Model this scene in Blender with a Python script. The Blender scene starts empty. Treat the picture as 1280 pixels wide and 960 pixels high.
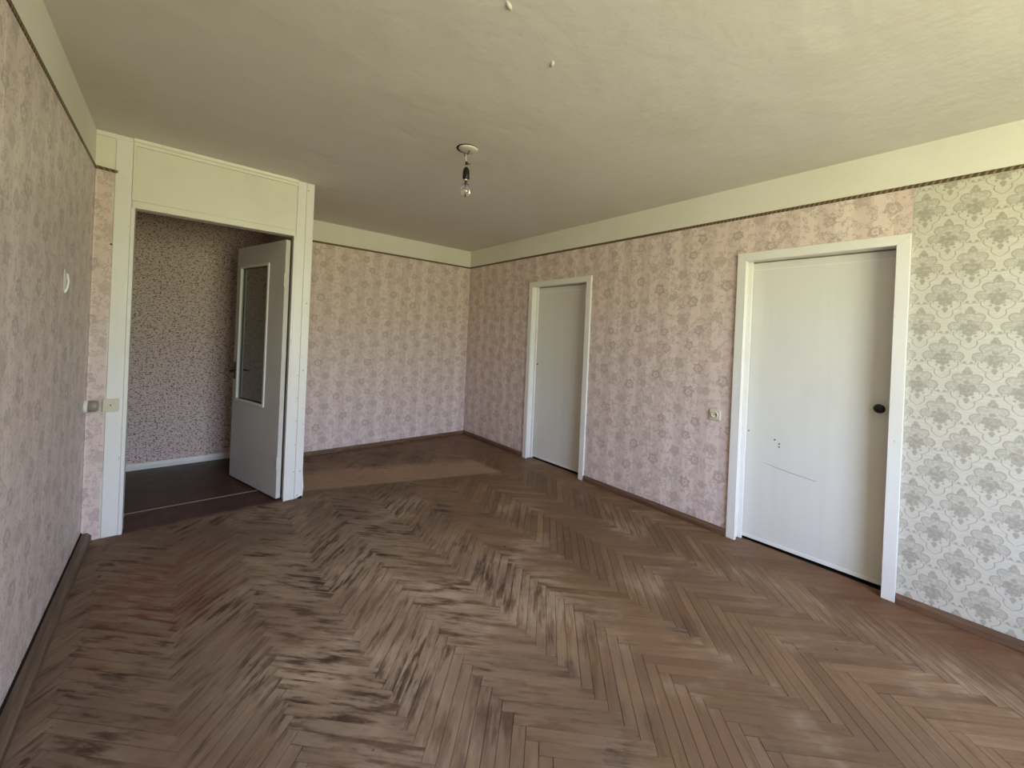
import bpy, bmesh, math, random
from mathutils import Vector, Matrix
import numpy as np
rnd = random.Random(7)
S = bpy.context.scene
COL = S.collection
PI = math.pi

# ------------------------------------------------------------------ camera
F_PX, CX, CY = 500.0, 640.0, 422.03            # 1280 x 960 frame
yaw, pitch, roll, EYE = -0.6973, -0.0021, 0.0436, 1.3577
fwd = Vector((-math.sin(yaw)*math.cos(pitch), math.cos(yaw)*math.cos(pitch), math.sin(pitch)))
rt0 = Vector((math.cos(yaw), math.sin(yaw), 0)); up0 = rt0.cross(fwd)
rt = rt0*math.cos(roll) + up0*math.sin(roll); up = up0*math.cos(roll) - rt0*math.sin(roll)
cam = bpy.data.objects.new('camera', bpy.data.cameras.new('camera')); COL.objects.link(cam)
M = Matrix.Identity(4)
for i in range(3):
    M[i][0], M[i][1], M[i][2] = rt[i], up[i], -fwd[i]
M[2][3] = EYE
cam.matrix_world = M
cam.data.sensor_fit = 'HORIZONTAL'; cam.data.sensor_width = 36
cam.data.lens = F_PX/1280*36
cam.data.shift_x = (640-CX)/1280; cam.data.shift_y = -(480-CY)/1280
cam.data.clip_start = 0.02
S.camera = cam

# ------------------------------------------------------------------ world, window light, exposure
W = bpy.data.worlds.new('outdoors'); S.world = W; W.use_nodes = True
nt = W.node_tree; nt.nodes.clear()
tc = nt.nodes.new('ShaderNodeTexCoord'); sx = nt.nodes.new('ShaderNodeSeparateXYZ')
mr = nt.nodes.new('ShaderNodeMapRange'); mr.inputs[1].default_value = -1; mr.inputs[2].default_value = 1
rp = nt.nodes.new('ShaderNodeValToRGB'); bg = nt.nodes.new('ShaderNodeBackground'); wo = nt.nodes.new('ShaderNodeOutputWorld')
rp.color_ramp.elements[0].position = 0.0; rp.color_ramp.elements[0].color = (0.74, 0.68, 0.40, 1)   # sunlit grass and paving below
rp.color_ramp.elements[1].position = 1.0; rp.color_ramp.elements[1].color = (0.58, 0.84, 1.50, 1)
for p, c in ((0.47, (0.74, 0.73, 0.43, 1)), (0.53, (0.64, 0.72, 0.56, 1)), (0.60, (0.90, 1.06, 1.46, 1))):
    e = rp.color_ramp.elements.new(p); e.color = c
bg.inputs[1].default_value = 6.0
L_ = nt.links.new
L_(tc.outputs['Generated'], sx.inputs[0]); L_(sx.outputs[2], mr.inputs[0]); L_(mr.outputs[0], rp.inputs[0])
L_(rp.outputs[0], bg.inputs[0]); L_(bg.outputs[0], wo.inputs[0])
WIN = (0.15, 2.25, 0.75, 2.36)                 # window behind the camera: x0 x1 z0 z1
NEAR = -1.65
pl = bpy.data.lights.new('window_portal', 'AREA'); pl.shape = 'RECTANGLE'
pl.size = WIN[1]-WIN[0]; pl.size_y = WIN[3]-WIN[2]; pl.cycles.is_portal = True
po = bpy.data.objects.new('window_portal', pl); COL.objects.link(po)
po.location = ((WIN[0]+WIN[1])/2, NEAR-0.29, (WIN[2]+WIN[3])/2); po.rotation_euler = (PI/2, 0, 0)
vs = S.view_settings
vs.view_transform = 'Standard'; vs.look = 'None'; vs.gamma = 1; vs.use_curve_mapping = False
vs.exposure = 1.42
S.cycles.max_bounces = 10; S.cycles.diffuse_bounces = 7
S.cycles.caustics_reflective = False; S.cycles.caustics_refractive = False
S.cycles.sample_clamp_indirect = 6

# ------------------------------------------------------------------ node expressions
class X:
    """A shader-node expression: arithmetic on X makes Math nodes."""
    def __init__(s, nt, k): s.nt, s.k = nt, k
    def m(s, op, *a):
        n = s.nt.nodes.new('ShaderNodeMath'); n.operation = op
        for i, v in enumerate((s,)+a):
            v = v.k if isinstance(v, X) else v
            if isinstance(v, (int, float)): n.inputs[i].default_value = v
            else: s.nt.links.new(v, n.inputs[i])
        return X(s.nt, n.outputs[0])
    def __add__(s, o): return s.m('ADD', o)
    __radd__ = __add__
    def __sub__(s, o): return s.m('SUBTRACT', o)
    def __rsub__(s, o): return (s*-1) + o
    def __mul__(s, o): return s.m('MULTIPLY', o)
    __rmul__ = __mul__
    def __truediv__(s, o): return s.m('DIVIDE', o)
    def abs(s): return s.m('ABSOLUTE')
    def min(s, o): return s.m('MINIMUM', o)
    def max(s, o): return s.m('MAXIMUM', o)
    def sin(s): return s.m('SINE')
    def floor(s): return s.m('FLOOR')
    def fract(s): return s.m('FRACT')
    def sqrt(s): return s.m('SQRT')
    def gt(s, o): return s.m('GREATER_THAN', o)
    def sm(s, a, b):          # smoothstep a..b (a > b inverts)
        n = s.nt.nodes.new('ShaderNodeMapRange'); n.interpolation_type = 'SMOOTHSTEP'
        inv = a > b
        if inv: a, b = b, a
        s.nt.links.new(s.k, n.inputs[0]); n.inputs[1].default_value = a; n.inputs[2].default_value = b
        n.inputs[3].default_value = 1 if inv else 0; n.inputs[4].default_value = 0 if inv else 1
        return X(s.nt, n.outputs[0])
def hyp(a, b): return (a*a + b*b).sqrt()
class Mat:
    def __init__(s, name, rough=0.6, spec=0.3):
        s.m = bpy.data.materials.new(name); s.m.use_nodes = True
        s.nt = s.m.node_tree; s.b = s.nt.nodes['Principled BSDF']
        s.b.inputs['Roughness'].default_value = rough; s.b.inputs['Specular IOR Level'].default_value = spec
    def n(s, t): return s.nt.nodes.new(t)
    def pos(s):
        g = s.n('ShaderNodeNewGeometry'); sp = s.n('ShaderNodeSeparateXYZ'); s.nt.links.new(g.outputs['Position'], sp.inputs[0])
        return [X(s.nt, sp.outputs[i]) for i in range(3)]
    def uv(s):
        g = s.n('ShaderNodeUVMap'); sp = s.n('ShaderNodeSeparateXYZ'); s.nt.links.new(g.outputs[0], sp.inputs[0])
        return [X(s.nt, sp.outputs[i]) for i in range(2)]
    def vec(s, *a):
        c = s.n('ShaderNodeCombineXYZ')
        for i, v in enumerate(a):
            if isinstance(v, X): s.nt.links.new(v.k, c.inputs[i])
            else: c.inputs[i].default_value = v
        return c.outputs[0]
    def noise(s, v, scale=1, detail=2, rough=0.5):
        t = s.n('ShaderNodeTexNoise'); t.inputs['Scale'].default_value = scale; t.inputs['Detail'].default_value = detail; t.inputs['Roughness'].default_value = rough
        s.nt.links.new(v, t.inputs['Vector']); return X(s.nt, t.outputs[0])
    def voro(s, v, scale=1, rand=1, out='Distance'):
        t = s.n('ShaderNodeTexVoronoi'); t.inputs['Scale'].default_value = scale; t.inputs['Randomness'].default_value = rand
        s.nt.links.new(v, t.inputs['Vector']); return X(s.nt, t.outputs[out])
    def rgb(s, c):
        t = s.n('ShaderNodeRGB'); t.outputs[0].default_value = (*c, 1); return t.outputs[0]
    def mix(s, f, a, b, mode='MIX'):
        t = s.n('ShaderNodeMix'); t.data_type = 'RGBA'; t.blend_type = mode
        if isinstance(f, X): s.nt.links.new(f.k, t.inputs[0])
        else: t.inputs[0].default_value = f
        for v, i in ((a, 6), (b, 7)):
            if isinstance(v, tuple): t.inputs[i].default_value = (*v, 1)
            else: s.nt.links.new(v, t.inputs[i])
        return t.outputs[2]
    def col(s, c):
        if isinstance(c, tuple): s.b.inputs['Base Color'].default_value = (*c, 1)
        else: s.nt.links.new(c, s.b.inputs['Base Color'])
    def rough(s, r): s.nt.links.new(r.k, s.b.inputs['Roughness'])
    def bump(s, h, dist=0.002, strength=1):
        t = s.n('ShaderNodeBump'); t.inputs['Distance'].default_value = dist; t.inputs['Strength'].default_value = strength
        s.nt.links.new(h.k, t.inputs['Height']); s.nt.links.new(t.outputs[0], s.b.inputs['Normal'])

def rand_obj(mt):
    o = mt.n('ShaderNodeObjectInfo'); return X(mt.nt, o.outputs['Random'])

def floral(axis, name, seed=0.0, sheen=0.3, painted_sheen=0.0):
    """pale pink striped wallpaper with roses; axis 0: pattern runs along x, 1: along y"""
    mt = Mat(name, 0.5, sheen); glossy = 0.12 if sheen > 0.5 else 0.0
    p = mt.pos(); u, v = p[axis] + seed, p[2]
    wob = mt.noise(mt.vec(u, v, seed), 22, 2); wob2 = mt.noise(mt.vec(u, v, seed+5), 22, 2)
    # soft stripes of uneven width
    st = ((u/0.1767).fract() - 0.5).abs().sm(0.235, 0.265)
    st2 = ((u/0.53).fract() - 0.5).abs().sm(0.12, 0.15)
    fine = mt.noise(mt.vec(u*55, v*1.5, 1), 1, 2)
    stripe = st*0.75 + st2*0.25
    TU, TV = 0.53, 0.70
    spots = [(0.05,0.07,.036),(0.19,0.15,.041),(0.33,0.05,.032),(0.45,0.17,.039),(0.11,0.29,.042),(0.27,0.33,.034),(0.39,0.40,.042),(0.51,0.31,.031),
             (0.04,0.48,.038),(0.20,0.51,.040),(0.31,0.62,.036),(0.45,0.58,.042),(0.12,0.65,.033)]
    wu = u + (wob-0.5)*0.028; wv = v + (wob2-0.5)*0.028
    solid = None; ring = None
    for i, (a, b, r) in enumerate(spots):
        du = ((wu-a)/TU + 0.5).fract()*TU - TU/2
        dv = ((wv-b)/TV + 0.5).fract()*TV - TV/2
        an = dv.m('ARCTAN2', du)
        d = hyp(du, dv)/r*(1 + (an*(5 + i % 3)).sin()*0.13)
        if i % 2: solid = d if solid is None else solid.min(d)
        else: ring = d if ring is None else ring.min(d)
    lace = mt.noise(mt.vec(u, v, seed+3), 85, 3, 0.6)
    fl = solid.sm(1.08, 0.85)*(0.35 + 0.5*lace.sm(0.36, 0.6))
    rg = ((ring - 0.74).abs().sm(0.34, 0.2) + ring.sm(0.34, 0.2)*0.8)*lace.sm(0.30, 0.52)
    sn = mt.noise(mt.vec(u*1.0, v*0.8, seed+9), 30, 3, 0.6)
    sprig = (sn - 0.54).abs().sm(0.040, 0.012)*mt.noise(mt.vec(u, v, seed+2), 14, 2).sm(0.36, 0.50)
    leaf = sn.sm(0.60, 0.66)
    pat = fl.max(rg).max(sprig*0.85).max(leaf*0.8)
    tint = rand_obj(mt)
    age = mt.noise(mt.vec(u, v, 5), 1.3, 3)
    base = mt.mix(stripe, (0.80, 0.685, 0.635), (0.685, 0.565, 0.520))
    base = mt.mix(fine.sm(0.4, 0.7)*0.25, base, (0.68, 0.56, 0.52))
    base = mt.mix(age.sm(0.45, 0.75)*0.3, base, (0.72, 0.58, 0.50))
    if painted_sheen: base = mt.mix(painted_sheen, base, (0.74, 0.69, 0.70))  # grazing sheen painted into the colour: base mixed towards pale lilac
    c = mt.mix(pat*(0.62 if painted_sheen else 0.70), base, (0.37, 0.285, 0.272) if not painted_sheen else (0.30, 0.255, 0.255))
    c = mt.mix((tint-0.5)*0.12 + 0.06, c, (0.66, 0.54, 0.50))
    crease = (mt.noise(mt.vec(u*0.7, v*3.2, 2), 4, 2) - 0.5).abs().sm(0.004, 0.0)
    c = mt.mix(crease*0.16, c, (0.28, 0.2, 0.18))
    mt.col(c)
    mt.bump(pat*0.4 + mt.noise(mt.vec(u, v, 1), 60, 3)*0.5 + mt.noise(mt.vec(u, v, 6), 9, 3), 0.0018, 0.6)
    mt.rough(0.58 - glossy - pat*(0.0 if painted_sheen else 0.2))
    return mt.m

def damask():
    mt = Mat('damask_wallpaper', 0.55, 0.3)
    p = mt.pos(); u, v = p[1] - 0.242, p[2] - 1.810
    PU, PV = 0.1740, 0.3060
    n1 = mt.noise(mt.vec(p[1], p[2], 0.3), 70, 3, 0.6)
    wear = mt.noise(mt.vec(u, v, 7), 9, 3)
    def cell(du, dv):
        a = (((u+du)/PU + 0.5).fract() - 0.5)*PU
        b = (((v+dv)/PV + 0.5).fract() - 0.5)*PV
        return a.abs(), b
    def motif(a, b):
        c = lambda x, y, r: hyp(a-x, b-y) - r
        crown = c(0.051, 0.006, 0.0245).min(c(0.030, 0.050, 0.023)).min(c(0.0, 0.030, 0.044)).min(c(0.0, 0.078, 0.018)).min(c(0.0, 0.098, 0.009)).min(c(0.052, -0.018, 0.013))
        rim = (crown + 0.003).abs().sm(0.0042, 0.0015)*(b + 0.028).sm(0, 0.01)
        wisp = n1.sm(0.44, 0.58)
        tone = crown.sm(0.0, -0.004)*(b + 0.034 - a*0.2).sm(0.0, 0.02)*(0.20 + 0.38*wisp)
        # scrolls inside the side lobes, a fan of leaves above, the flower in the middle
        scroll = (c(0.052, 0.004, 0.0135).abs()).sm(0.004, 0.0015)
        scroll2 = (c(0.026, 0.054, 0.012).abs()).sm(0.004, 0.0015)
        core = c(0.0, -0.006, 0.027).min(c(0.018, 0.008, 0.014)).min(c(0.014, -0.026, 0.011)).min(c(0.0, -0.036, 0.010)).min(c(0.030, -0.008, 0.008)).min(c(0.0, 0.030, 0.012)).sm(0.003, -0.004)*(0.55 + 0.45*n1.sm(0.36, 0.54))
        bud = c(0.0, 0.082, 0.016).min(c(0.0, 0.100, 0.007)).sm(0.003, -0.004)*(0.6+0.4*wisp)
        drop = c(0.0, -0.058, 0.0105).min(c(0.0, -0.070, 0.006)).min(c(0.022, -0.043, 0.005)).sm(0.002, -0.002)
        # pointed line below, stepping inwards from the curls
        k = b + 0.112
        e = k*0.56 + (k*68).sin().abs()*0.0125
        line = (a - e).abs().sm(0.0030, 0.0014)*(k.sm(-0.001, 0.002))*(b + 0.020).sm(0.003, -0.003)
        curl = (c(0.0755, -0.024, 0.006)).sm(0.002, -0.001)*0.85
        link = ((b + 0.030 + (a*160).sin()*0.002).abs()).sm(0.0026, 0.001)*(a - 0.060).sm(0, 0.004)*0.7
        return tone.max(rim*0.85).max(scroll*0.55).max(scroll2*0.5).max(core).max(bud).max(drop*0.9).max(line*0.9).max(curl).max(link)
    a1, b1 = cell(0, 0); a2, b2 = cell(PU/2, PV/2)
    pat = motif(a1, b1).max(motif(a2, b2))
    fib = mt.noise(mt.vec(u*12, v*160, 0), 1, 2)
    c = mt.mix(fib.sm(0.3, 0.7), (0.55, 0.525, 0.45), (0.62, 0.595, 0.51))
    c = mt.mix(pat*(0.70 + 0.22*wear), c, (0.31, 0.285, 0.235))
    mt.col(c); mt.bump(fib*0.5 + pat*0.5, 0.0012, 0.5)
    return mt.m

def hall_paper():
    mt = Mat('hallway_wallpaper', 0.7, 0.2)
    p = mt.pos(); u, v = p[0], p[2]
    n1 = mt.noise(mt.vec(u*0.85, v*1.25, 0), 78, 3, 0.65)
    n2 = mt.noise(mt.vec(u, v, 4), 28, 2)
    pat = (n1 + (n2-0.5)*0.25).sm(0.525, 0.585)
    c = mt.mix(mt.noise(mt.vec(u, v, 8), 3, 2), (0.66, 0.52, 0.47), (0.76, 0.62, 0.57))
    c = mt.mix(pat*0.9, c, (0.13, 0.075, 0.065)); mt.col(c)
    return mt.m

def paint(name, c=(0.78, 0.775, 0.71), dirt=0.25, rough=0.38, streak=0.0, chip=0.4):
    mt = Mat(name, rough, 0.4)
    p = mt.pos()
    n1 = mt.noise(mt.vec(p[0], p[1], p[2]*0.6), 3.5, 4, 0.6)
    chips = mt.noise(mt.vec(p[0]*1.0, p[1]*1.0, p[2]*0.35), 42, 2).sm(0.735, 0.75)
    cc = mt.mix(n1.sm(0.45, 0.75)*dirt, c, (c[0]*0.72, c[1]*0.69, c[2]*0.58))
    if streak:
        s = mt.noise(mt.vec(p[0]*9, p[1]*9, p[2]*0.35), 1, 3, 0.6)
        cc = mt.mix(s.sm(0.42, 0.7)*streak, cc, (c[0]*0.66, c[1]*0.64, c[2]*0.55))
    cc = mt.mix(chips*chip, cc, (0.25, 0.2, 0.15))
    mt.col(cc)
    mt.bump(mt.noise(mt.vec(p[0]*8, p[1]*8, p[2]), 18, 3), 0.0012, 0.35)
    return mt.m

def plaster(name, c, stain):
    mt = Mat(name, 0.9, 0.15)
    p = mt.pos(); v = mt.vec(*p)
    a = mt.noise(v, 1.1, 4, 0.6); b = mt.noise(v, 7, 5, 0.65)
    cc = mt.mix(a.sm(0.42, 0.68)*0.5, c, stain)
    cc = mt.mix(b.sm(0.55, 0.8)*0.25, cc, (c[0]*0.8, c[1]*0.78, c[2]*0.7))
    mt.col(cc)
    mt.bump(mt.noise(v, 2.2, 6, 0.62)*1.0 + b*0.25, 0.02, 0.6)
    return mt.m

def parquet():
    mt = Mat('worn_parquet', 0.6, 0.3)
    p = mt.pos(); x, y = p[0], p[1]
    u, v = mt.uv()
    g = mt.n('ShaderNodeNewGeometry'); isl = X(mt.nt, g.outputs['Random Per Island']); ob = rand_obj(mt)
    r = (isl*7.13 + ob*5.71).fract(); r2 = (r*17.31).fract()
    gu = u + r*9; gv = v + r2*5
    grain = mt.noise(mt.vec(gu*3.0, gv*90, 0), 1, 4, 0.6)
    fig = mt.noise(mt.vec(gu*5, gv*28, 3), 1, 3, 0.6)
    wv = mt.vec(x, y, 0)
    big = mt.noise(wv, 0.9, 3, 0.55)
    mid = mt.noise(mt.vec(x, y, 4), 3.1, 4, 0.62)
    # which part of the floor has lost its varnish: towards the left and the middle
    bare = (mid*0.9 + (1.55 - x)*0.22 + (y-1.0)*0.05).sm(0.40, 0.70)
    c = mt.mix(r, (0.164, 0.093, 0.046), (0.245, 0.142, 0.073))
    c = mt.mix(r2.sm(0.72, 0.95)*0.5, c, (0.139, 0.067, 0.036))
    c = mt.mix(r2.sm(0.2, 0.0)*0.5, c, (0.310, 0.190, 0.099))
    c = mt.mix(grain.sm(0.35, 0.7)*0.45, c, (0.113, 0.060, 0.031))
    grey = mt.mix(fig, (0.135, 0.094, 0.064), (0.270, 0.194, 0.136))
    grey = mt.mix(r2.sm(0.3, 1.0)*0.5, grey, (0.120, 0.080, 0.055))
    c = mt.mix(bare*0.68, c, grey)
    # ground-in dirt: soft large clouds, then streaks along the grain
    c = mt.mix(big.sm(0.42, 0.66)*0.42, c, (0.092, 0.055, 0.033))
    dash = mt.noise(mt.vec(gu*4.2, gv*24, 7), 1, 4, 0.65)
    dash2 = mt.noise(mt.vec(gu*7, gv*55, 2), 1, 3, 0.6)
    patch = mt.noise(mt.vec(x, y, 11), 4.5, 3, 0.6).sm(0.36, 0.60)
    amt = bare*0.72 + 0.30
    c = mt.mix((dash*0.75 + mid*0.25).sm(0.49, 0.60)*patch*amt, c, (0.050, 0.026, 0.014))
    c = mt.mix(dash2.sm(0.60, 0.70)*amt*0.55, c, (0.059, 0.032, 0.017))
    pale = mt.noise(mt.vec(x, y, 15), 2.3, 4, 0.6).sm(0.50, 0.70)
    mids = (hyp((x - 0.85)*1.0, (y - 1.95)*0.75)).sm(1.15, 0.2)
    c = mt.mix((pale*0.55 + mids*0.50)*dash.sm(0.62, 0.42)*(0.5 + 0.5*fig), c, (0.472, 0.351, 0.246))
    rud = mt.noise(mt.vec(x, y, 21), 2.6, 3, 0.55).sm(0.46, 0.66)
    c = mt.mix(rud*0.42, c, (0.150, 0.082, 0.050))
    spot = mt.voro(mt.vec(x, y, 0), 5.0, 1)
    c = mt.mix((spot + (mid-0.5)*0.16).sm(0.055, 0.03)*0.8, c, (0.036, 0.020, 0.013))
    # reddish varnish left near the left wall
    red = (hyp(x + 0.02, (y - 2.62)*0.62) + (mid-0.5)*0.5).sm(0.42, 0.10)
    c = mt.mix(red*(0.15 + 0.5*dash.sm(0.42, 0.58)), c, (0.155, 0.049, 0.025))
    red2 = (hyp((x - 2.95)*1.0, (y - 0.1)*0.3) + (mid-0.5)*0.4).sm(0.35, 0.1)
    c = mt.mix(red2*0.5, c, (0.126, 0.044, 0.022))
    # worn lane beyond the partition: pale dusty rectangle where something stood
    e1 = (y - (3.60 + (x-0.94)*(-0.313)))
    lane = e1.sm(-0.02, 0.02)*(e1 + (mid-0.5)*0.25).sm(0.62, 0.34)*(x - (2.53 - (y-3.1)*0.02)).sm(0.03, -0.03)
    c = mt.mix(lane*0.62, c, mt.mix(fig, (0.324, 0.207, 0.126), (0.428, 0.282, 0.183)))
    alc = (e1 - 0.35).sm(0.0, 0.35)
    c = mt.mix(alc*0.15, c, (0.177, 0.103, 0.060))
    traf = (hyp((x - 0.75)*0.8, (y - 3.15)*1.3) + (mid-0.5)*0.5).sm(0.75, 0.1)
    c = mt.mix(traf*0.30, c, (0.101, 0.072, 0.050))
    mt.col(c)
    mt.rough(0.50 + bare*0.22 + grain*0.1)
    mt.bump(grain*0.6 + dash*0.4, 0.0012, 0.5)
    return mt.m

def wood(name, c1, c2, rough=0.5, sc=(1, 1, 1)):
    mt = Mat(name, rough, 0.35)
    p = mt.pos()
    g = mt.noise(mt.vec(p[0]*sc[0], p[1]*sc[1], p[2]*sc[2]), 6, 4, 0.6)
    mt.col(mt.mix(g.sm(0.3, 0.7), c1, c2)); mt.bump(g, 0.001, 0.4)
    return mt.m
def plain(name, c, rough=0.5, spec=0.4, metal=0.0):
    mt = Mat(name, rough, spec); mt.b.inputs['Metallic'].default_value = metal
    p = mt.pos(); n = mt.noise(mt.vec(*p), 25, 3)
    mt.col(mt.mix(n.sm(0.4, 0.8)*0.25, c, (c[0]*0.8, c[1]*0.78, c[2]*0.72)))
    return mt.m

M_FX = floral(0, 'pink_floral_wallpaper'); M_FY = floral(1, 'pink_floral_wallpaper_side', 0.21)
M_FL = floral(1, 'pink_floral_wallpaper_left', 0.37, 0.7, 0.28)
M_DAM = damask(); M_HALL = hall_paper()
M_WHITE = paint('white_gloss_paint', (0.80, 0.795, 0.76), 0.18, 0.38, 0.0, 0.3)
M_DOOR = paint('white_door_paint', (0.72, 0.715, 0.67), 0.12, 0.35, 0.12, 0.0)
M_GREYDOOR = paint('greyish_door_paint', (0.62, 0.60, 0.56), 0.25, 0.4)
M_CREAM = paint('cream_paint', (0.76, 0.755, 0.665), 0.2, 0.38, 0.0, 0.12)
M_BAND = plaster('whitewashed_band', (0.76, 0.755, 0.68), (0.70, 0.69, 0.58))
M_CEIL = plaster('whitewashed_ceiling', (0.69, 0.68, 0.63), (0.62, 0.59, 0.51))
M_PARQ = parquet()
M_SUB = plain('black_mastic', (0.035, 0.024, 0.017), 0.9, 0.1)
M_BASE = wood('brown_baseboard_wood', (0.095, 0.048, 0.026), (0.17, 0.095, 0.055), 0.5, (2, 0.6, 8))
M_BASEL = wood('worn_baseboard_wood', (0.095, 0.062, 0.040), (0.16, 0.110, 0.072), 0.55, (9, 0.6, 9))
M_HFLOOR = wood('brown_painted_floor', (0.045, 0.021, 0.013), (0.085, 0.042, 0.027), 0.45, (1.2, 1.2, 1))
M_METAL = plain('brushed_metal', (0.55, 0.5, 0.45), 0.4, 0.5, 0.6)
M_BLACK = plain('black_plastic', (0.008, 0.008, 0.009), 0.35)
M_DARK = plain('dark_hole', (0.02, 0.016, 0.012), 0.9, 0.1)
M_NAIL = plain('rusty_nail', (0.07, 0.05, 0.035), 0.6)
M_IVORY = plain('ivory_plastic', (0.66, 0.61, 0.48), 0.35)
M_TAUPE = plain('greyed_plastic', (0.30, 0.28, 0.21), 0.3)
M_PORC = plain('white_plastic', (0.80, 0.79, 0.76), 0.3)
M_CHALK = plain('bare_chalky_plaster', (0.86, 0.87, 0.84), 0.9, 0.1)
def border_mat():
    mt = Mat('rope_border', 0.5, 0.35); p = mt.pos()
    s = ((p[0]+p[1]+p[2]*0.6)*2*PI/0.026).sin().sm(0.2, 0.7)
    mt.col(mt.mix(s*0.6, (0.085, 0.055, 0.028), (0.33, 0.26, 0.15))); return mt.m
M_BORDER = border_mat()
def glass(name, c, rough=0.0):
    mt = Mat(name, rough, 0.5); mt.b.inputs['Transmission Weight'].default_value = 1; mt.b.inputs['IOR'].default_value = 1.45
    mt.col(c); return mt.m
M_GLASS = glass('clear_bulb_glass', (1, 1, 1)); M_PANE = glass('dusty_door_glass', (0.60, 0.66, 0.60), 0.03)

# ------------------------------------------------------------------ mesh helpers
def box(bm, x0, x1, y0, y1, z0, z1, bev=0.0):
    vs_ = [bm.verts.new((x, y, z)) for x in (x0, x1) for y in (y0, y1) for z in (z0, z1)]
    fs = [(0,1,3,2),(4,6,7,5),(0,4,5,1),(2,3,7,6),(0,2,6,4),(1,5,7,3)]
    faces = [bm.faces.new([vs_[i] for i in f]) for f in fs]
    if bev:
        es = list({e for f in faces for e in f.edges})
        bmesh.ops.bevel(bm, geom=es, offset=bev, segments=1, affect='EDGES')
def prism(bm, poly, axis, a0, a1, bev=0.0):
    """poly: 2-D outline in the two other axes; extruded along axis"""
    def pt(q, a):
        q = list(q); q.insert(axis, a); return q
    A = [bm.verts.new(pt(q, a0)) for q in poly]; B = [bm.verts.new(pt(q, a1)) for q in poly]
    f = [bm.faces.new(A), bm.faces.new(B[::-1])]
    n = len(poly)
    for i in range(n): f.append(bm.faces.new((A[i], B[i], B[(i+1) % n], A[(i+1) % n])))
    bmesh.ops.recalc_face_normals(bm, faces=f)
    if bev:
        es = list({e for q in f for e in q.edges})
        bmesh.ops.bevel(bm, geom=es, offset=bev, segments=1, affect='EDGES')
def lathe(bm, prof, seg=24, mat=None):
    """profile (r, z) about z, mat places it"""
    rings = []
    for r, z in prof:
        if r < 1e-6: rings.append([bm.verts.new((0, 0, z))])
        else: rings.append([bm.verts.new((r*math.cos(2*PI*i/seg), r*math.sin(2*PI*i/seg), z)) for i in range(seg)])
    for a, b in zip(rings, rings[1:]):
        for i in range(seg):
            j = (i+1) % seg
            if len(a) == 1 and len(b) == 1: continue
            if len(a) == 1: bm.faces.new((a[0], b[i], b[j]))
            elif len(b) == 1: bm.faces.new((a[i], b[0], a[j]))
            else: bm.faces.new((a[i], b[i], b[j], a[j]))
    bmesh.ops.recalc_face_normals(bm, faces=bm.faces[:])
    if mat is not None: bmesh.ops.transform(bm, matrix=mat, verts=bm.verts[:])
def tube(bm, pts, r, seg=8):
    pts = [Vector(p) for p in pts]; prev = None; up_ = Vector((0.3, 0.9, 0.1))
    for i, p in enumerate(pts):
        t = (pts[min(i+1, len(pts)-1)] - pts[max(i-1, 0)]).normalized()
        a = t.cross(up_).normalized(); b = t.cross(a)
        ring = [bm.verts.new(p + r*(a*math.cos(2*PI*k/seg) + b*math.sin(2*PI*k/seg))) for k in range(seg)]
        if prev:
            for k in range(seg): bm.faces.new((prev[k], prev[(k+1) % seg], ring[(k+1) % seg], ring[k]))
        else: bm.faces.new(ring[::-1])
        prev = ring
    bm.faces.new(prev)
def obj(name, bm, mat, parent=None, smooth=False):
    me = bpy.data.meshes.new(name); bm.to_mesh(me); bm.free()
    me.materials.append(mat)
    if smooth:
        for f in me.polygons: f.use_smooth = True
    o = bpy.data.objects.new(name, me); COL.objects.link(o)
    if parent:
        o.parent = parent
        if parent.type == 'EMPTY': o.matrix_parent_inverse = Matrix.Translation(parent.location).inverted()
    return o
def B(name, mat, parent, *dims, bev=0.0):
    bm = bmesh.new(); box(bm, *dims, bev=bev); return obj(name, bm, mat, parent)
def tag(o, label, cat, group=None, kind=None):
    o['label'] = label; o['category'] = cat
    if group: o['group'] = group
    if kind: o['kind'] = kind
    return o
def empty(name, loc):
    o = bpy.data.objects.new(name, None); COL.objects.link(o); o.location = loc; o.empty_display_size = 0.1; return o
def grid_wall(name, axis, c0, c1, us, zs, holes, mat):
    """wall slab across axis (0: faces +-x, 1: faces +-y) between c0 and c1; cells (i, j) in holes are left open; one connected mesh"""
    bm = bmesh.new(); V = {}
    def vt(i, j, k):
        if (i, j, k) not in V:
            q = (c0, c1)[k]; V[i, j, k] = bm.verts.new((q, us[i], zs[j]) if axis == 0 else (us[i], q, zs[j]))
        return V[i, j, k]
    nu, nz = len(us)-1, len(zs)-1
    solid = lambda i, j: 0 <= i < nu and 0 <= j < nz and (i, j) not in holes
    for i in range(nu):
        for j in range(nz):
            if not solid(i, j): continue
            for k in (0, 1): bm.faces.new((vt(i, j, k), vt(i+1, j, k), vt(i+1, j+1, k), vt(i, j+1, k)))
            for di, dj, a, b in ((-1, 0, (i, j), (i, j+1)), (1, 0, (i+1, j), (i+1, j+1)), (0, -1, (i, j), (i+1, j)), (0, 1, (i, j+1), (i+1, j+1))):
                if not solid(i+di, j+dj): bm.faces.new((vt(*a, 0), vt(*b, 0), vt(*b, 1), vt(*a, 1)))
    bmesh.ops.recalc_face_normals(bm, faces=bm.faces[:])
    o = obj(name, bm, mat); o['kind'] = 'structure'; return o

# ------------------------------------------------------------------ dimensions (metres)
H = 2.5; ZB = 2.275
XL, XR = -0.41, 3.0607
YP, YP2 = 3.5012, 3.587
YD = 4.612
X1, X2, X3 = -0.2325, 0.6761, 0.8012
ZD = 2.068
HB = 4.93; HL = -1.7
D1 = (0.290, 1.168, 2.016); D2 = (2.481, 3.364, 1.983)
XO = XR + 0.75
AW = 0.058                                    # architrave width
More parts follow.
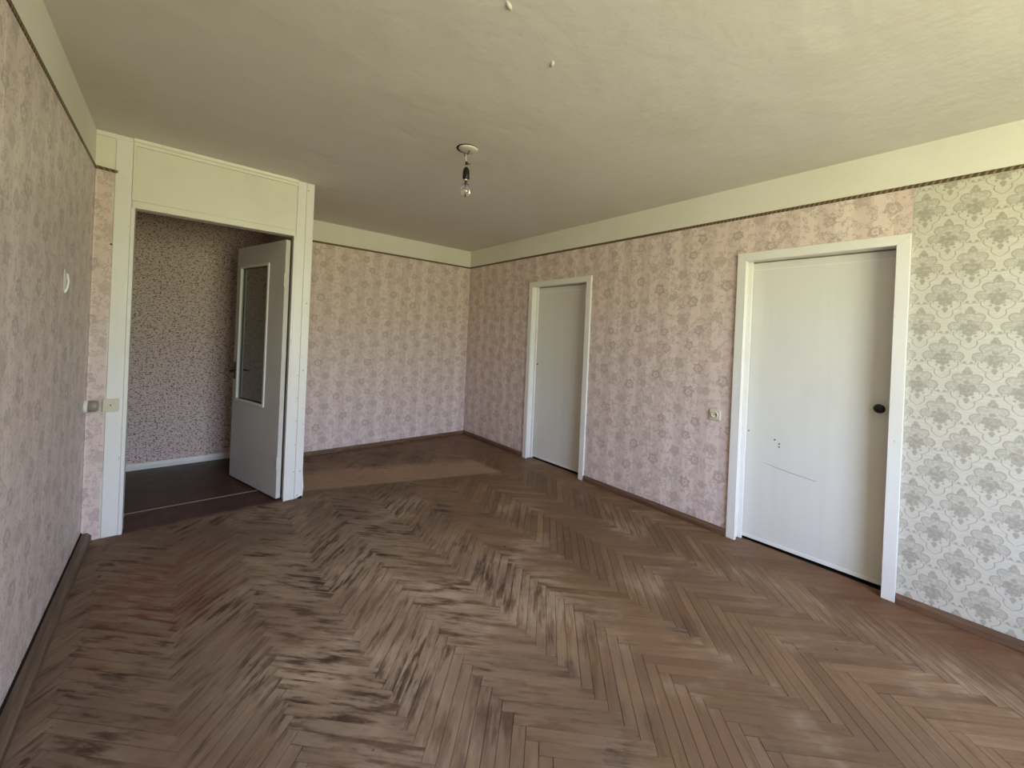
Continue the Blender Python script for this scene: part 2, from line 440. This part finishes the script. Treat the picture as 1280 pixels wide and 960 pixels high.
# ------------------------------------------------------------------ room shell
f = B('floor', M_SUB, None, HL-0.1, XO+0.1, NEAR-0.30, HB+0.1, -0.12, -0.016)
tag(f, 'worn brown herringbone parquet floor of the empty room', 'floor', kind='structure')
bm = bmesh.new(); box(bm, HL-0.1, XO+0.1, NEAR-0.30, HB+0.1, H, H+0.12)
c = tag(obj('ceiling', bm, M_CEIL), 'whitewashed plaster ceiling with faint yellow stains', 'ceiling', kind='structure')
wl = tag(B('wall_left', M_BAND, None, XL-0.1, XL, NEAR, YP, -0.016, H), 'left wall in pink floral wallpaper under a white band', 'wall', kind='structure')
o1 = (D1[0]+0.03, D1[1]-0.03, D1[2]-0.035); o2 = (D2[0]+0.03, D2[1]-0.03, D2[2]-0.035)
wr = tag(grid_wall('wall_right', 0, XR, XR+0.13, [NEAR, o1[0], o1[1], o2[0], o2[1], YD], [-0.016, o2[2], o1[2], H],
      {(1, 0), (1, 1), (3, 0)}, M_BAND), 'right wall with two white doors, pink wallpaper and a damask end', 'wall', kind='structure')
wf = tag(B('wall_far', M_BAND, None, X3, XO, YD, YD+0.1, -0.016, H), 'far wall of the alcove in pink striped rose wallpaper', 'wall', kind='structure')
wp = tag(grid_wall('wall_partition', 1, YP, YP2, [HL, X1, X2, X3], [-0.016, ZD, H], {(1, 0)}, M_CREAM), 'cream painted timber partition around the hallway opening', 'wall', kind='structure')
wa = tag(B('wall_alcove', M_FX, None, X2+0.04, X3, YP2, HB+0.1, -0.016, H), 'side of the alcove behind the cream partition post', 'wall', kind='structure')
wh = tag(B('wall_hallway', M_HALL, None, HL, X2+0.04, HB, HB+0.1, -0.016, H), 'hallway wall in beige paper with small dark leaves', 'wall', kind='structure')
tag(B('wall_hallway_end', M_HALL, None, HL-0.1, HL, YP, HB+0.1, -0.016, H), 'end wall of the dark hallway left of the opening', 'wall', kind='structure')
tag(B('wall_beyond', M_BAND, None, XO, XO+0.1, NEAR, YD+0.1, -0.016, H), 'plain unseen wall added behind the two white doors to block light', 'wall', kind='structure')  # unseen, added to keep outdoor light from leaking through the door gaps
wn = tag(grid_wall('wall_near', 1, NEAR-0.30, NEAR, [XL-0.1, WIN[0], WIN[1], XO+0.1], [-0.016, WIN[2], WIN[3], H], {(1, 1)}, M_BAND), 'window wall behind the viewer', 'wall', kind='structure')
win = empty('window_1', ((WIN[0]+WIN[1])/2, NEAR-0.06, WIN[2])); tag(win, 'white framed window behind the viewer', 'window', kind='structure')
for x in (WIN[0], (WIN[0]*2+WIN[1])/3, WIN[1]-0.05): B('window_frame', M_WHITE, win, x, x+0.05, NEAR-0.09, NEAR-0.03, WIN[2], WIN[3])
for z in (WIN[2], WIN[3]-0.05): B('window_rail', M_WHITE, win, WIN[0]+0.05, WIN[1]-0.05, NEAR-0.09, NEAR-0.03, z, z+0.05)

# plaster lumps on the ceiling
for (x, y, a) in ((0.842, 1.100, 0.5), (1.161, 1.204, 0.9)):
    bm = bmesh.new(); lathe(bm, [(0.0, -0.006), (0.010, -0.005), (0.016, -0.002), (0.021, 0.002)], 12,
        Matrix.Translation((x, y, H)) @ Matrix.Rotation(a, 4, 'Z') @ Matrix.Diagonal((1.2, 0.5, 1, 1)))
    obj('plaster_lump', bm, M_CEIL, c, True)

# wallpaper in separate drops, each a thin sheet
def sheets(parent, axis, face, sign, u0, u1, z0, z1, mat, width=0.53, off=0.0, name='wallpaper_sheet'):
    u = u0 - off
    while u < u1 - 1e-4:
        a, b = max(u, u0), min(u+width, u1); u += width
        if b - a < 0.01: continue
        t = 0.0016 + 0.0006*rnd.random(); e = 0.0003
        lo, hi = sorted((face, face + sign*t))
        if axis == 0: B(name, mat, parent, lo, hi, a+e, b-e, z0, z1)
        else: B(name, mat, parent, a+e, b-e, lo, hi, z0, z1)
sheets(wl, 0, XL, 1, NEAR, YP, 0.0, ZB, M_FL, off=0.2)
sheets(wr, 0, XR, -1, NEAR, D1[0]-0.002, 0.0, ZB, M_DAM, width=0.6, off=0.05)
sheets(wr, 0, XR, -1, D1[0], D1[1], D1[2], ZB, M_FY, off=0.18)
sheets(wr, 0, XR, -1, D1[1], D2[0], 0.0, ZB, M_FY, off=0.30)
sheets(wr, 0, XR, -1, D2[0], D2[1], D2[2], ZB, M_FY, off=0.03)
sheets(wr, 0, XR, -1, D2[1], YD, 0.0, ZB, M_FY, off=0.36)
sheets(wf, 1, YD, -1, X3, XR, 0.0, ZB, M_FX, off=0.05)

# ------------------------------------------------------------------ herringbone parquet
LP, WP = 0.439, 0.0462
J = Vector((1.257, 0.723))                     # a corner where a plank end meets the next row
e1 = Vector((1, -1))/math.sqrt(2); e2 = Vector((1, 1))/math.sqrt(2)
org = J - e1*LP
def to_xy(s, t): return org + e1*s + e2*t
planks = []
rects = [(XL, XR, NEAR, YP), (X3, XR, YP-0.001, YD), (XR, XR+0.075, D1[0]+0.05, D1[1]-0.05), (XR, XR+0.075, D2[0]+0.05, D2[1]-0.05)]
def clip(poly, x0, x1, y0, y1):
    for ax, lim, sg in ((0, x0, 1), (0, x1, -1), (1, y0, 1), (1, y1, -1)):
        out = []
        for i in range(len(poly)):
            a, b = poly[i-1], poly[i]
            da, db = sg*(a[ax]-lim), sg*(b[ax]-lim)
            if (da >= 0) != (db >= 0):
                t = da/(da-db); out.append((a[0]+(b[0]-a[0])*t, a[1]+(b[1]-a[1])*t))
            if db >= 0: out.append(b)
        poly = out
        if not poly: return []
    return poly
def area(p): return abs(sum(p[i-1][0]*p[i][1]-p[i][0]*p[i-1][1] for i in range(len(p))))/2
G = 0.0008
for ci in range(-5, 7):
    for k in range(-90, 90):
        bs = ci*(LP+WP) + k*WP; bt = ci*(LP-WP) - k*WP
        for kind, (s0, s1, t0, t1) in (('a', (bs, bs+LP, bt, bt+WP)), ('b', (bs+LP, bs+LP+WP, bt, bt+LP))):
            q = [to_xy(s, t) for s, t in ((s0+G, t0+G), (s1-G, t0+G), (s1-G, t1-G), (s0+G, t1-G))]
            ctr = to_xy((s0+s1)/2, (t0+t1)/2)
            if not (-2 < ctr.x < 5 and -2.2 < ctr.y < 6): continue
            for R in rects:
                p = clip([tuple(v) for v in q], *R)
                if len(p) >= 3 and area(p) > 2e-4:
                    planks.append(dict(kind=kind, ctr=ctr, poly=p, full=area(p) > LP*WP*0.94))
def shown(pk):
    n = len(pk['poly']); m = Vector((sum(a[0] for a in pk['poly'])/n, sum(a[1] for a in pk['poly'])/n, -EYE))
    d = m.dot(fwd)
    if d < 0.2: return 0
    u, v = CX + F_PX*m.dot(rt)/d, CY - F_PX*m.dot(up)/d
    if not (-60 < u < 1340 and 0 < v < 1010): return 0
    return area(pk['poly'])/d**3
planks.sort(key=shown, reverse=True)
def plank_bm(bm, poly, ctr, kind, dz, layer, world, tilt=(0, 0)):
    """a plank with chamfered upper edges; uv runs along the grain"""
    d = e1 if kind == 'a' else e2; n = Vector((-d.y, d.x))
    if area(poly) == 0: return
    s = sum(poly[i-1][0]*poly[i][1]-poly[i][0]*poly[i-1][1] for i in range(len(poly)))
    if s < 0: poly = poly[::-1]
    pts = [Vector(p) for p in poly]; m = sum(pts, Vector((0, 0)))/len(pts)
    off = Vector((0, 0)) if world else ctr
    def z(p, base): return base + dz + tilt[0]*(p-ctr).dot(d) + tilt[1]*(p-ctr).dot(n)
    ch = 0.0009
    rows = []
    for inset, base in ((0, -0.016), (0, -ch), (1, 0.0)):
        row = []
        for p in pts:
            w = p - m; l = w.length
            pp = m + w*(1 - inset*ch*1.3/max(l, 0.01)) if inset else p
            row.append(bm.verts.new((pp.x-off.x, pp.y-off.y, z(pp, base) if base > -0.01 else base)))
        rows.append(row)
    k = len(pts); fs = [bm.faces.new(rows[2])]
    for a, b in zip(rows, rows[1:]):
        for i in range(k): fs.append(bm.faces.new((a[i], a[(i+1) % k], b[(i+1) % k], b[i])))
    for f_ in fs:
        for lp in f_.loops:
            w = Vector((lp.vert.co.x+off.x, lp.vert.co.y+off.y)) - ctr
            lp[layer].uv = (w.dot(d), w.dot(n))
proto = {}
for pk in planks[:300]:
    key = (pk['kind'], rnd.randrange(3)) if pk['full'] else None
    me = proto.get(key) if key else None
    if me is None:
        bm = bmesh.new(); lay = bm.loops.layers.uv.new('UVMap')
        plank_bm(bm, pk['poly'], pk['ctr'], pk['kind'], 0, lay, False, ((rnd.random()-.5)*0.0012, (rnd.random()-.5)*0.012))
        me = bpy.data.meshes.new('plank'); bm.to_mesh(me); bm.free(); me.materials.append(M_PARQ)
        if key: proto[key] = me
    o = bpy.data.objects.new('plank', me); COL.objects.link(o); o.parent = f
    o.location = (pk['ctr'].x, pk['ctr'].y, -0.0005 + (rnd.random()-.5)*0.0012)
bm = bmesh.new(); lay = bm.loops.layers.uv.new('UVMap')
for pk in planks[300:]:
    plank_bm(bm, pk['poly'], pk['ctr'], pk['kind'], -0.0005 + (rnd.random()-.5)*0.001, lay, True, ((rnd.random()-.5)*0.001, (rnd.random()-.5)*0.01))
o = obj('parquet_planks', bm, M_PARQ, f); o['kind'] = 'stuff'

# hallway floor and threshold
hf = tag(B('floor_hallway', M_HFLOOR, None, HL, X2+0.04, 3.83, HB, -0.016, 0.006), 'dark brown painted floor of the hallway', 'floor', kind='structure')
th = tag(B('trim_1', M_HFLOOR, None, X1, X2, YP+0.004, 3.815, -0.016, 0.008, bev=0.002), 'brown threshold board in the hallway opening', 'threshold', kind='structure')
B('joint_strip', plain('pale_joint', (0.36, 0.29, 0.24), 0.5), th, X1-0.1, X2, 3.815, 3.83, -0.016, 0.009)
B('threshold_side', M_HFLOOR, th, HL, X1-0.1, YP2, 3.815, -0.016, 0.006)

# ------------------------------------------------------------------ baseboards and borders
def baseboard(name, label, mat, axis, face, sign, u0, u1, h=0.052, t=0.018):
    prof = [(0, 0), (t, 0), (t, h*0.62), (t*0.55, h), (0, h)]
    bm = bmesh.new()
    poly = [(face + sign*(a + 0.0025), b) for a, b in prof]
    prism(bm, poly, 1 if axis == 0 else 0, u0, u1, 0.001)
    return tag(obj(name, bm, mat), label, 'baseboard', kind='structure')
baseboard('baseboard_left', 'worn brown wooden baseboard along the left wall', M_BASEL, 0, XL+0.006, 1, NEAR, YP-0.004, 0.05, 0.040)
B('wall_gap', M_DARK, wl, XL+0.002, XL+0.008, NEAR, YP-0.004, 0.0, 0.056)
baseboard('baseboard_right', 'brown baseboard under the damask wallpaper right of the near door', M_BASE, 0, XR-0.002, -1, NEAR, D1[0]-0.003)
baseboard('baseboard_right.001', 'brown baseboard between the two white doors', M_BASE, 0, XR-0.002, -1, D1[1]+0.003, D2[0]-0.003)
baseboard('baseboard_right.002', 'short brown baseboard from the small door to the far corner', M_BASE, 0, XR-0.002, -1, D2[1]+0.003, YD-0.024)
baseboard('baseboard_far', 'dark brown baseboard along the far alcove wall', M_BASE, 1, YD-0.002, -1, X3, XR-0.003, 0.045)
baseboard('baseboard_hallway', 'cream painted baseboard in the hallway', M_CREAM, 1, HB-0.001, -1, HL, X2+0.03, 0.065, 0.02)
def border(name, label, axis, face, sign, u0, u1, z=ZB):
    bm = bmesh.new(); a, b = sorted((face, face+sign*0.007))
    poly = [(face, z-0.011), (face+sign*0.005, z-0.009), (face+sign*0.007, z), (face+sign*0.005, z+0.009), (face, z+0.011)]
    prism(bm, poly, 1 if axis == 0 else 0, u0, u1)
    return tag(obj(name, bm, M_BORDER), label, 'trim', kind='structure')
border('trim_2', 'brown rope border strip along the top of the right wall paper', 0, XR, -1, NEAR, YD-0.008)
border('trim_3', 'brown border strip along the top of the far wall paper', 1, YD, -1, X3, XR)
border('trim_4', 'brown border strip along the top of the left wall paper', 0, XL, 1, NEAR, YP-0.014)

# ------------------------------------------------------------------ partition: posts, header, mouldings, paper strip
def wavy(n, x, amp, z0, z1):
    return [(x + (rnd.random()-.5)*amp, z0 + (z1-z0)*i/n) for i in range(n+1)]
XW = -0.326                                   # ragged edge between paper strip and post
edge = wavy(14, XW, 0.010, 0.0, ZB-0.01)
bm = bmesh.new(); prism(bm, [(XL+0.003, ZB-0.01), (XL+0.003, 0.0)] + edge, 1, YP-0.006, YP)
obj('wallpaper_strip', bm, M_FX, wp)
bm = bmesh.new(); poly = [(XL, ZB-0.008), (XW+0.014, ZB-0.014), (XW+0.016, ZB+0.002), (XL, ZB+0.010)]
prism(bm, poly, 1, YP-0.014, YP); obj('border_end', bm, M_BORDER, wp)
B('post', M_WHITE, wp, XW+0.004, X1-0.013, YP-0.010, YP, 0.0, H, bev=0.002)
B('post_edge', M_WHITE, wp, X1-0.013, X1+0.006, YP-0.016, YP2, 0.0, ZD, bev=0.002)
B('post', M_WHITE, wp, X2+0.012, X3-0.052, YP-0.010, YP, 0.0, H, bev=0.002)
B('post_board', M_WHITE, wp, X3-0.052, X3+0.004, YP-0.017, YP2-0.02, 0.012, H-0.002, bev=0.003)
B('post_edge', M_WHITE, wp, X2-0.003, X2+0.012, YP-0.014, YP2, 0.0, ZD, bev=0.002)
B('header_panel', M_CREAM, wp, X1+0.002, X2+0.010, YP-0.004, YP, ZD+0.046, H-0.045, bev=0.001)
B('header_trim', M_CREAM, wp, X1-0.008, X2+0.008, YP-0.013, YP, ZD-0.002, ZD+0.044, bev=0.003)
bm = bmesh.new()
prism(bm, [(YP, H-0.042), (YP-0.012, H-0.042), (YP-0.014, H-0.024), (YP-0.022, H-0.018), (YP-0.026, H), (YP, H)], 0, X1-0.012, X2+0.012)
obj('header_moulding', bm, M_CREAM, wp)
B('header_batten', M_CREAM, wp, X1-0.011, X1+0.002, YP-0.0125, YP, ZD+0.046, H-0.042, bev=0.001)
B('moulding_end', M_WHITE, wp, XL, X1-0.013, YP-0.014, YP, H-0.028, H, bev=0.003)
bm = bmesh.new(); prism(bm, [(X3+0.003, 0), (X3+0.010, 0.02), (X3+0.014, 0.09), (X3+0.006, 0.19), (X3+0.003, 0.25)], 1, YP-0.012, YP-0.004)
obj('lifted_paper', bm, M_WHITE, wp)
def nail(parent, x, y, z, ax, r=0.004):
    bm = bmesh.new(); R = Matrix.Rotation(PI/2, 4, 'X') if ax == 1 else Matrix.Rotation(-PI/2, 4, 'Y')
    lathe(bm, [(r, 0), (r*0.9, 0.0015), (0, 0.002)], 8, Matrix.Translation((x, y, z)) @ R); obj('nail', bm, M_NAIL, parent)
nail(wp, XW-0.002, YP-0.010, 1.82, 1, 0.006)
for x, z in ((X3-0.040, 2.44), (X3-0.02, 1.55), (X3-0.025, 1.02), (X3-0.018, 0.22), (X3-0.030, 0.03)): nail(wp, x, YP-0.017, z, 1)
for z in (0.22, 0.43, 0.62, 0.80, 0.98): nail(wp, X3-0.060, YP-0.010, z, 1, 0.003)
bm = bmesh.new(); prism(bm, [(X3-0.028, 0.0), (X3+0.004, 0.0), (X3+0.002, 0.022), (X3-0.014, 0.018)], 1, YP-0.018, YP-0.004); obj('broken_corner', bm, M_DARK, wp)

# ------------------------------------------------------------------ the two flat doors in the right wall
def mitred(parent, y0, y1, z0, z1, ztop_in):
    """architrave board pieces with mitred corners; y0,y1 outer"""
    x0, x1 = XR-0.020, XR+0.001
    w = AW
    for poly in ([(y1, 0.0), (y1, z1), (y1-w, z1-w), (y1-w, 0.0)], [(y0, 0.0), (y0+w, 0.0), (y0+w, z1-w), (y0, z1)],
                 [(y0, z1), (y0+w, z1-w), (y1-w, z1-w), (y1, z1)]):
        bm = bmesh.new(); prism(bm, poly, 0, x0, x1, 0.002); obj('architrave', bm, M_WHITE, parent)
def flat_door(n, label, D, ajar, knob):
    y0, y1, zt = D
    d = empty('door_%d' % n, (XR+0.06, (y0+y1)/2, 0)); tag(d, label, 'door', kind='structure')
    mitred(d, y0, y1, 0, zt, 0)
    ji = 0.050                                 # jamb inner face from the outer edge
    B('jamb', M_WHITE, d, XR-0.004, XR+0.13, y0+0.03, y0+ji, 0, zt-0.035, bev=0.002)
    B('jamb', M_WHITE, d, XR-0.004, XR+0.13, y1-ji, y1-0.03, 0, zt-0.035, bev=0.002)
    B('head_jamb', M_WHITE, d, XR-0.004, XR+0.13, y0+ji, y1-ji, zt-0.055, zt-0.035, bev=0.002)
    B('door_stop', M_WHITE, d, XR+0.052, XR+0.070, y1-ji-0.026, y1-ji, 0, zt-0.055, bev=0.002)
    B('rubbed_bead', M_WHITE, d, XR-0.010, XR-0.002, y1-AW-0.004, y1-AW+0.004, 0.0, zt-AW, bev=0.002)
    # leaf hinged at the far side, its near edge pushed a little inwards
    lo, hi = y0+ji+0.004, y1-ji-0.003
    W_ = hi-lo
    leaf = empty('leaf_hinge', (0, 0, 0)); bpy.data.objects.remove(leaf)
    bm = bmesh.new(); box(bm, 0, 0.04, -W_, 0, 0.014, zt-0.062, bev=0.002)
    lf = obj('door_leaf', bm, M_DOOR, d)
    lf.matrix_parent_inverse = Matrix.Translation(d.location).inverted()
    lf.location = (XR+0.075, hi, 0); lf.rotation_euler = (0, 0, ajar)
    def sub(name, bm, mat, smooth=False): return obj(name, bm, mat, lf, smooth)
    bm = bmesh.new(); box(bm, -0.003, 0.0, -W_+0.002, -0.002, 0.016, 0.040, bev=0.001); sub('bottom_strip', bm, M_WHITE)
    bm = bmesh.new(); box(bm, -0.0015, 0.0, -W_+0.002, -0.002, zt-0.155+0.04, zt-0.153+0.045, bev=0.0); sub('top_strip', bm, M_WHITE)
    if knob:
        bm = bmesh.new(); lathe(bm, [(0.0, 0.052), (0.014, 0.050), (0.024, 0.042), (0.027, 0.034), (0.024, 0.026), (0.013, 0.018), (0.010, 0.0), (0.0, 0.0)], 24,
              Matrix.Translation((0, -W_+0.055, 1.035)) @ Matrix.Rotation(-PI/2, 4, 'Y')); sub('door_knob', bm, M_BLACK, True)
        bm = bmesh.new(); prism(bm, [(-0.135, 0.565), (-0.20, 0.553), (-0.30, 0.538), (-0.43, 0.522), (-0.43, 0.519), (-0.30, 0.534), (-0.20, 0.549), (-0.135, 0.563)], 0, -0.0012, 0.0)
        sub('paint_crack', bm, plain('dirty_crack', (0.36, 0.35, 0.33), 0.8))
        for y, z, r in ((-0.195, 0.735, 0.006), (-0.222, 0.712, 0.006), (-0.222, 0.692, 0.0055), (-0.034, 0.765, 0.005)):
            bm = bmesh.new(); lathe(bm, [(r, 0), (r*0.9, 0.0014), (0, 0.0014)], 8, Matrix.Translation((0, y, z)) @ Matrix.Rotation(-PI/2, 4, 'Y')); sub('screw_hole', bm, plain('dark_screw_hole', (0.12, 0.1, 0.08), 0.8))
    else:
        bm = bmesh.new(); lathe(bm, [(0.009, 0), (0.008, 0.0018), (0, 0.0018)], 10, Matrix.Translation((0, -0.035, 1.06)) @ Matrix.Rotation(-PI/2, 4, 'Y')); sub('keyhole', bm, M_DARK)
    for z in ((0.24, 0.72, 1.3) if n == 1 else ()):
        nail(d, XR+0.020, y1-ji, z, 0, 0.003)
    return d
flat_door(1, 'wide flat white door with black knob beside the damask wallpaper', D1, math.radians(1.6), True)
flat_door(2, 'narrow flat white door without knob near the far corner', D2, math.radians(1.2), False)

# ------------------------------------------------------------------ glazed hallway door, open into the hallway
d3 = empty('door_3', (0.630, 3.512, 0)); tag(d3, 'open greyish white door with glass pane in the hallway opening', 'door', kind='structure')
d3.rotation_euler = (0, 0, math.atan2(0.80, -0.235))        # local x runs from hinge to free edge, local -y faces the hallway's right wall
LW, LT = 0.83, 0.034
def sub3(name, bm, mat, smooth=False):
    o = obj(name, bm, mat, None, smooth); o.parent = d3; return o
ga, gb, gz0, gz1 = 0.265, 0.750, 0.71, 1.86
bm = bmesh.new(); V = {}
us, zs = [0.008, ga, gb, LW], [0.02, gz0, gz1, 2.035]
def vt(i, j, k):
    if (i, j, k) not in V: V[i, j, k] = bm.verts.new((us[i], (-LT, 0)[k], zs[j]))
    return V[i, j, k]
for i in range(3):
    for j in range(3):
        if (i, j) == (1, 1): continue
        for k in (0, 1): bm.faces.new((vt(i, j, k), vt(i+1, j, k), vt(i+1, j+1, k), vt(i, j+1, k)))
        for di, dj, a, b in ((-1, 0, (i, j), (i, j+1)), (1, 0, (i+1, j), (i+1, j+1)), (0, -1, (i, j), (i+1, j)), (0, 1, (i, j+1), (i+1, j+1))):
            ii, jj = i+di, j+dj
            if not (0 <= ii < 3 and 0 <= jj < 3) or (ii, jj) == (1, 1): bm.faces.new((vt(*a, 0), vt(*b, 0), vt(*b, 1), vt(*a, 1)))
bmesh.ops.recalc_face_normals(bm, faces=bm.faces[:])
bmesh.ops.bevel(bm, geom=[e for e in bm.edges if e.is_manifold and e.calc_face_angle(0) > 1], offset=0.002, segments=1, affect='EDGES')
sub3('door_leaf', bm, M_GREYDOOR)
bw = 0.022
for yy0, yy1 in ((-0.004, 0.008), (-LT-0.008, -LT+0.004)):
    for dims in ((ga-bw+0.010, ga+0.010, gz0-0.012, gz1+0.012), (gb-0.010, gb+bw-0.010, gz0-0.012, gz1+0.012),
                 (ga+0.010, gb-0.010, gz0-0.012, gz0+0.010), (ga+0.010, gb-0.010, gz1-0.010, gz1+0.012)):
        bm = bmesh.new(); box(bm, dims[0], dims[1], yy0, yy1, dims[2], dims[3], bev=0.002); sub3('glazing_bead', bm, M_WHITE)
bm = bmesh.new(); box(bm, ga+0.002, gb-0.002, -0.019, -0.015, gz0+0.002, gz1-0.002); sub3('glass_pane', bm, M_PANE)
bm = bmesh.new(); box(bm, LW-0.045, LW-0.018, 0.0, 0.006, 0.88, 1.03, bev=0.002); hp = sub3('handle_plate', bm, M_BLACK)
bm = bmesh.new(); tube(bm, [(LW-0.032, 0.004, 0.955), (LW-0.032, 0.040, 0.955), (LW-0.045, 0.048, 0.955), (LW-0.11, 0.048, 0.953)], 0.008); o = obj('handle', bm, M_BLACK, None, True); o.parent = hp
bm = bmesh.new(); box(bm, LW-0.001, LW+0.003, -0.028, -0.008, 0.86, 1.02); sub3('lock_plate', bm, M_BLACK)
for z in (0.30, 1.72):
    bm = bmesh.new(); lathe(bm, [(0, 0.05), (0.007, 0.05), (0.007, -0.05), (0, -0.05)], 10, Matrix.Translation((0.002, 0.004, z))); sub3('hinge', bm, M_GREYDOOR)

# ------------------------------------------------------------------ bare bulb on the ceiling hook
LX, LY = 1.3305, 2.0954
lamp = empty('ceiling_lamp', (LX, LY, H)); tag(lamp, 'bare clear bulb in a black holder hanging from a ceiling hook', 'lamp')
T = Matrix.Translation((LX, LY, 0))
bm = bmesh.new(); lathe(bm, [(0.050, H-0.0005), (0.050, H-0.002), (0.064, H-0.0015), (0.066, H)], 32, T); obj('hole_rim', bm, M_DARK, lamp, True)
bm = bmesh.new(); lathe(bm, [(0, -0.006), (0.045, -0.005), (0.060, 0.0), (0.060, 0.003), (0, 0.003)], 32, Matrix.Translation((LX+0.004, LY-0.006, H-0.005)) @ Matrix.Rotation(0.05, 4, 'X')); obj('ceiling_plate', bm, M_BAND, lamp, True)
bm = bmesh.new(); tube(bm, [(LX+0.012, LY-0.01, H-0.002), (LX+0.008, LY-0.008, H-0.018), (LX, LY, H-0.038), (LX-0.006, LY+0.004, H-0.044), (LX-0.013, LY+0.008, H-0.040), (LX-0.014, LY+0.009, H-0.030)], 0.0032); obj('hook', bm, M_NAIL, lamp, True)
bm = bmesh.new(); tube(bm, [(LX-0.004, LY, H-0.034), (LX-0.006, LY, H-0.06), (LX-0.001, LY, H-0.085), (LX, LY, H-0.12), (LX, LY, H-0.135)], 0.0028); obj('cord', bm, M_PORC, lamp, True)
bm = bmesh.new(); lathe(bm, [(0, H-0.078), (0.006, H-0.080), (0.009, H-0.090), (0.006, H-0.102), (0, H-0.104)], 10, T); tp = obj('tape_wrap', bm, M_BLACK, lamp, True)
bm = bmesh.new(); tube(bm, [(LX, LY, H-0.092), (LX+0.012, LY-0.009, H-0.094), (LX+0.018, LY-0.013, H-0.090)], 0.003); obj('cut_wire_end', bm, M_BLACK, lamp, True)
bm = bmesh.new(); lathe(bm, [(0, 2.388), (0.007, 2.388), (0.011, 2.382), (0.018, 2.372), (0.0205, 2.355), (0.021, 2.318), (0.019, 2.314), (0, 2.314)], 24, T); obj('lamp_holder', bm, M_BLACK, lamp, True)
bm = bmesh.new(); lathe(bm, [(0, 2.318), (0.0125, 2.318), (0.0125, 2.300), (0, 2.300)], 20, T); obj('bulb_cap', bm, M_METAL, lamp, True)
pr_ = [(0.013, 2.302), (0.014, 2.290), (0.019, 2.276), (0.026, 2.262), (0.0295, 2.246), (0.0285, 2.230), (0.022, 2.216), (0.012, 2.208), (0.0, 2.206)]
bm = bmesh.new(); lathe(bm, pr_ + [(max(0, r-0.0008), z+0.0008) for r, z in pr_[::-1]], 32, T); bulb = obj('bulb', bm, M_GLASS, lamp, True)
bm = bmesh.new(); lathe(bm, [(0.004, 2.302), (0.003, 2.285), (0.0012, 2.262), (0.0, 2.258)], 10, T); o = obj('stem', bm, M_PORC, bulb, True)
bm = bmesh.new(); tube(bm, [(LX-0.012, LY+0.006, 2.249), (LX-0.004, LY-0.002, 2.246), (LX+0.004, LY+0.002, 2.247), (LX+0.012, LY-0.006, 2.249)], 0.0006, 6); o = obj('filament', bm, M_METAL, bulb, True)

# ------------------------------------------------------------------ small fittings
sk = empty('wall_socket', (XR-0.002, 1.280, 0.850)); tag(sk, 'square ivory wall socket on pink wallpaper left of the near door', 'socket')
def cube_at(bm, c, d, bev): box(bm, c[0]-d[0], c[0]+d[0], c[1]-d[1], c[1]+d[1], c[2]-d[2], c[2]+d[2], bev=bev)
bm = bmesh.new(); cube_at(bm, (XR-0.009, 1.280, 0.850), (0.007, 0.038, 0.038), 0.003); obj('socket_plate', bm, M_IVORY, sk)
Rm = Matrix.Translation((XR-0.016, 1.280, 0.850)) @ Matrix.Rotation(-PI/2, 4, 'Y')
bm = bmesh.new(); lathe(bm, [(0.024, 0), (0.024, 0.007), (0.020, 0.008), (0.018, 0.001), (0, 0.001)], 24, Rm); well = obj('socket_well', bm, M_IVORY, sk, True)
for dy in (-0.008, 0.008):
    bm = bmesh.new(); lathe(bm, [(0.0035, 0), (0.0035, 0.002), (0, 0.002)], 8, Matrix.Translation((XR-0.0165, 1.280+dy, 0.850)) @ Matrix.Rotation(-PI/2, 4, 'Y')); obj('pin_hole', bm, M_DARK, well)

sw = empty('round_switch', (XL+0.002, YP-0.055, 0.83)); tag(sw, 'round white and grey surface fitting on left wall at the partition corner', 'switch')
Rm = Matrix.Translation((XL+0.002, YP-0.055, 0.83)) @ Matrix.Rotation(PI/2, 4, 'Y')
bm = bmesh.new(); lathe(bm, [(0, 0), (0.040, 0), (0.039, 0.006), (0.033, 0.016), (0, 0.016)], 24, Rm); obj('switch_base', bm, M_PORC, sw, True)
bm = bmesh.new(); lathe(bm, [(0, 0.016), (0.033, 0.016), (0.034, 0.050), (0.031, 0.056), (0.026, 0.058), (0, 0.056)], 24, Rm); obj('switch_cover', bm, M_TAUPE, sw, True)
cp = empty('cover_plate', (-0.32, YP-0.012, 0.825)); tag(cp, 'small cream cover plate on the left partition post at socket height', 'plate')
bm = bmesh.new(); box(bm, -0.336, -0.262, YP-0.020, YP-0.010, 0.785, 0.865, bev=0.003); obj('plate', bm, M_IVORY, cp)
bm = bmesh.new(); lathe(bm, [(0.004, 0), (0.0035, 0.0015), (0, 0.0015)], 8, Matrix.Translation((-0.300, YP-0.020, 0.825)) @ Matrix.Rotation(PI/2, 4, 'X')); obj('screw', bm, M_NAIL, cp)

# torn spot in the left wallpaper: bare plaster with a curled paper lip
cy, cz = 2.79, 1.53
bm = bmesh.new(); prism(bm, [(cy-0.030, cz+0.052), (cy-0.036, cz+0.02), (cy-0.030, cz-0.03), (cy-0.016, cz-0.056), (cy+0.006, cz-0.040), (cy+0.020, cz-0.005), (cy+0.022, cz+0.030), (cy+0.0, cz+0.044)], 0, XL, XL+0.0028)
obj('torn_patch', bm, M_CHALK, wl)
bm = bmesh.new(); tube(bm, [(XL+0.004, cy+0.024, cz+0.034), (XL+0.009, cy+0.024, cz+0.0), (XL+0.007, cy+0.012, cz-0.036), (XL+0.003, cy-0.012, cz-0.057)], 0.004, 6); obj('paper_lip', bm, M_CHALK, wl, True)
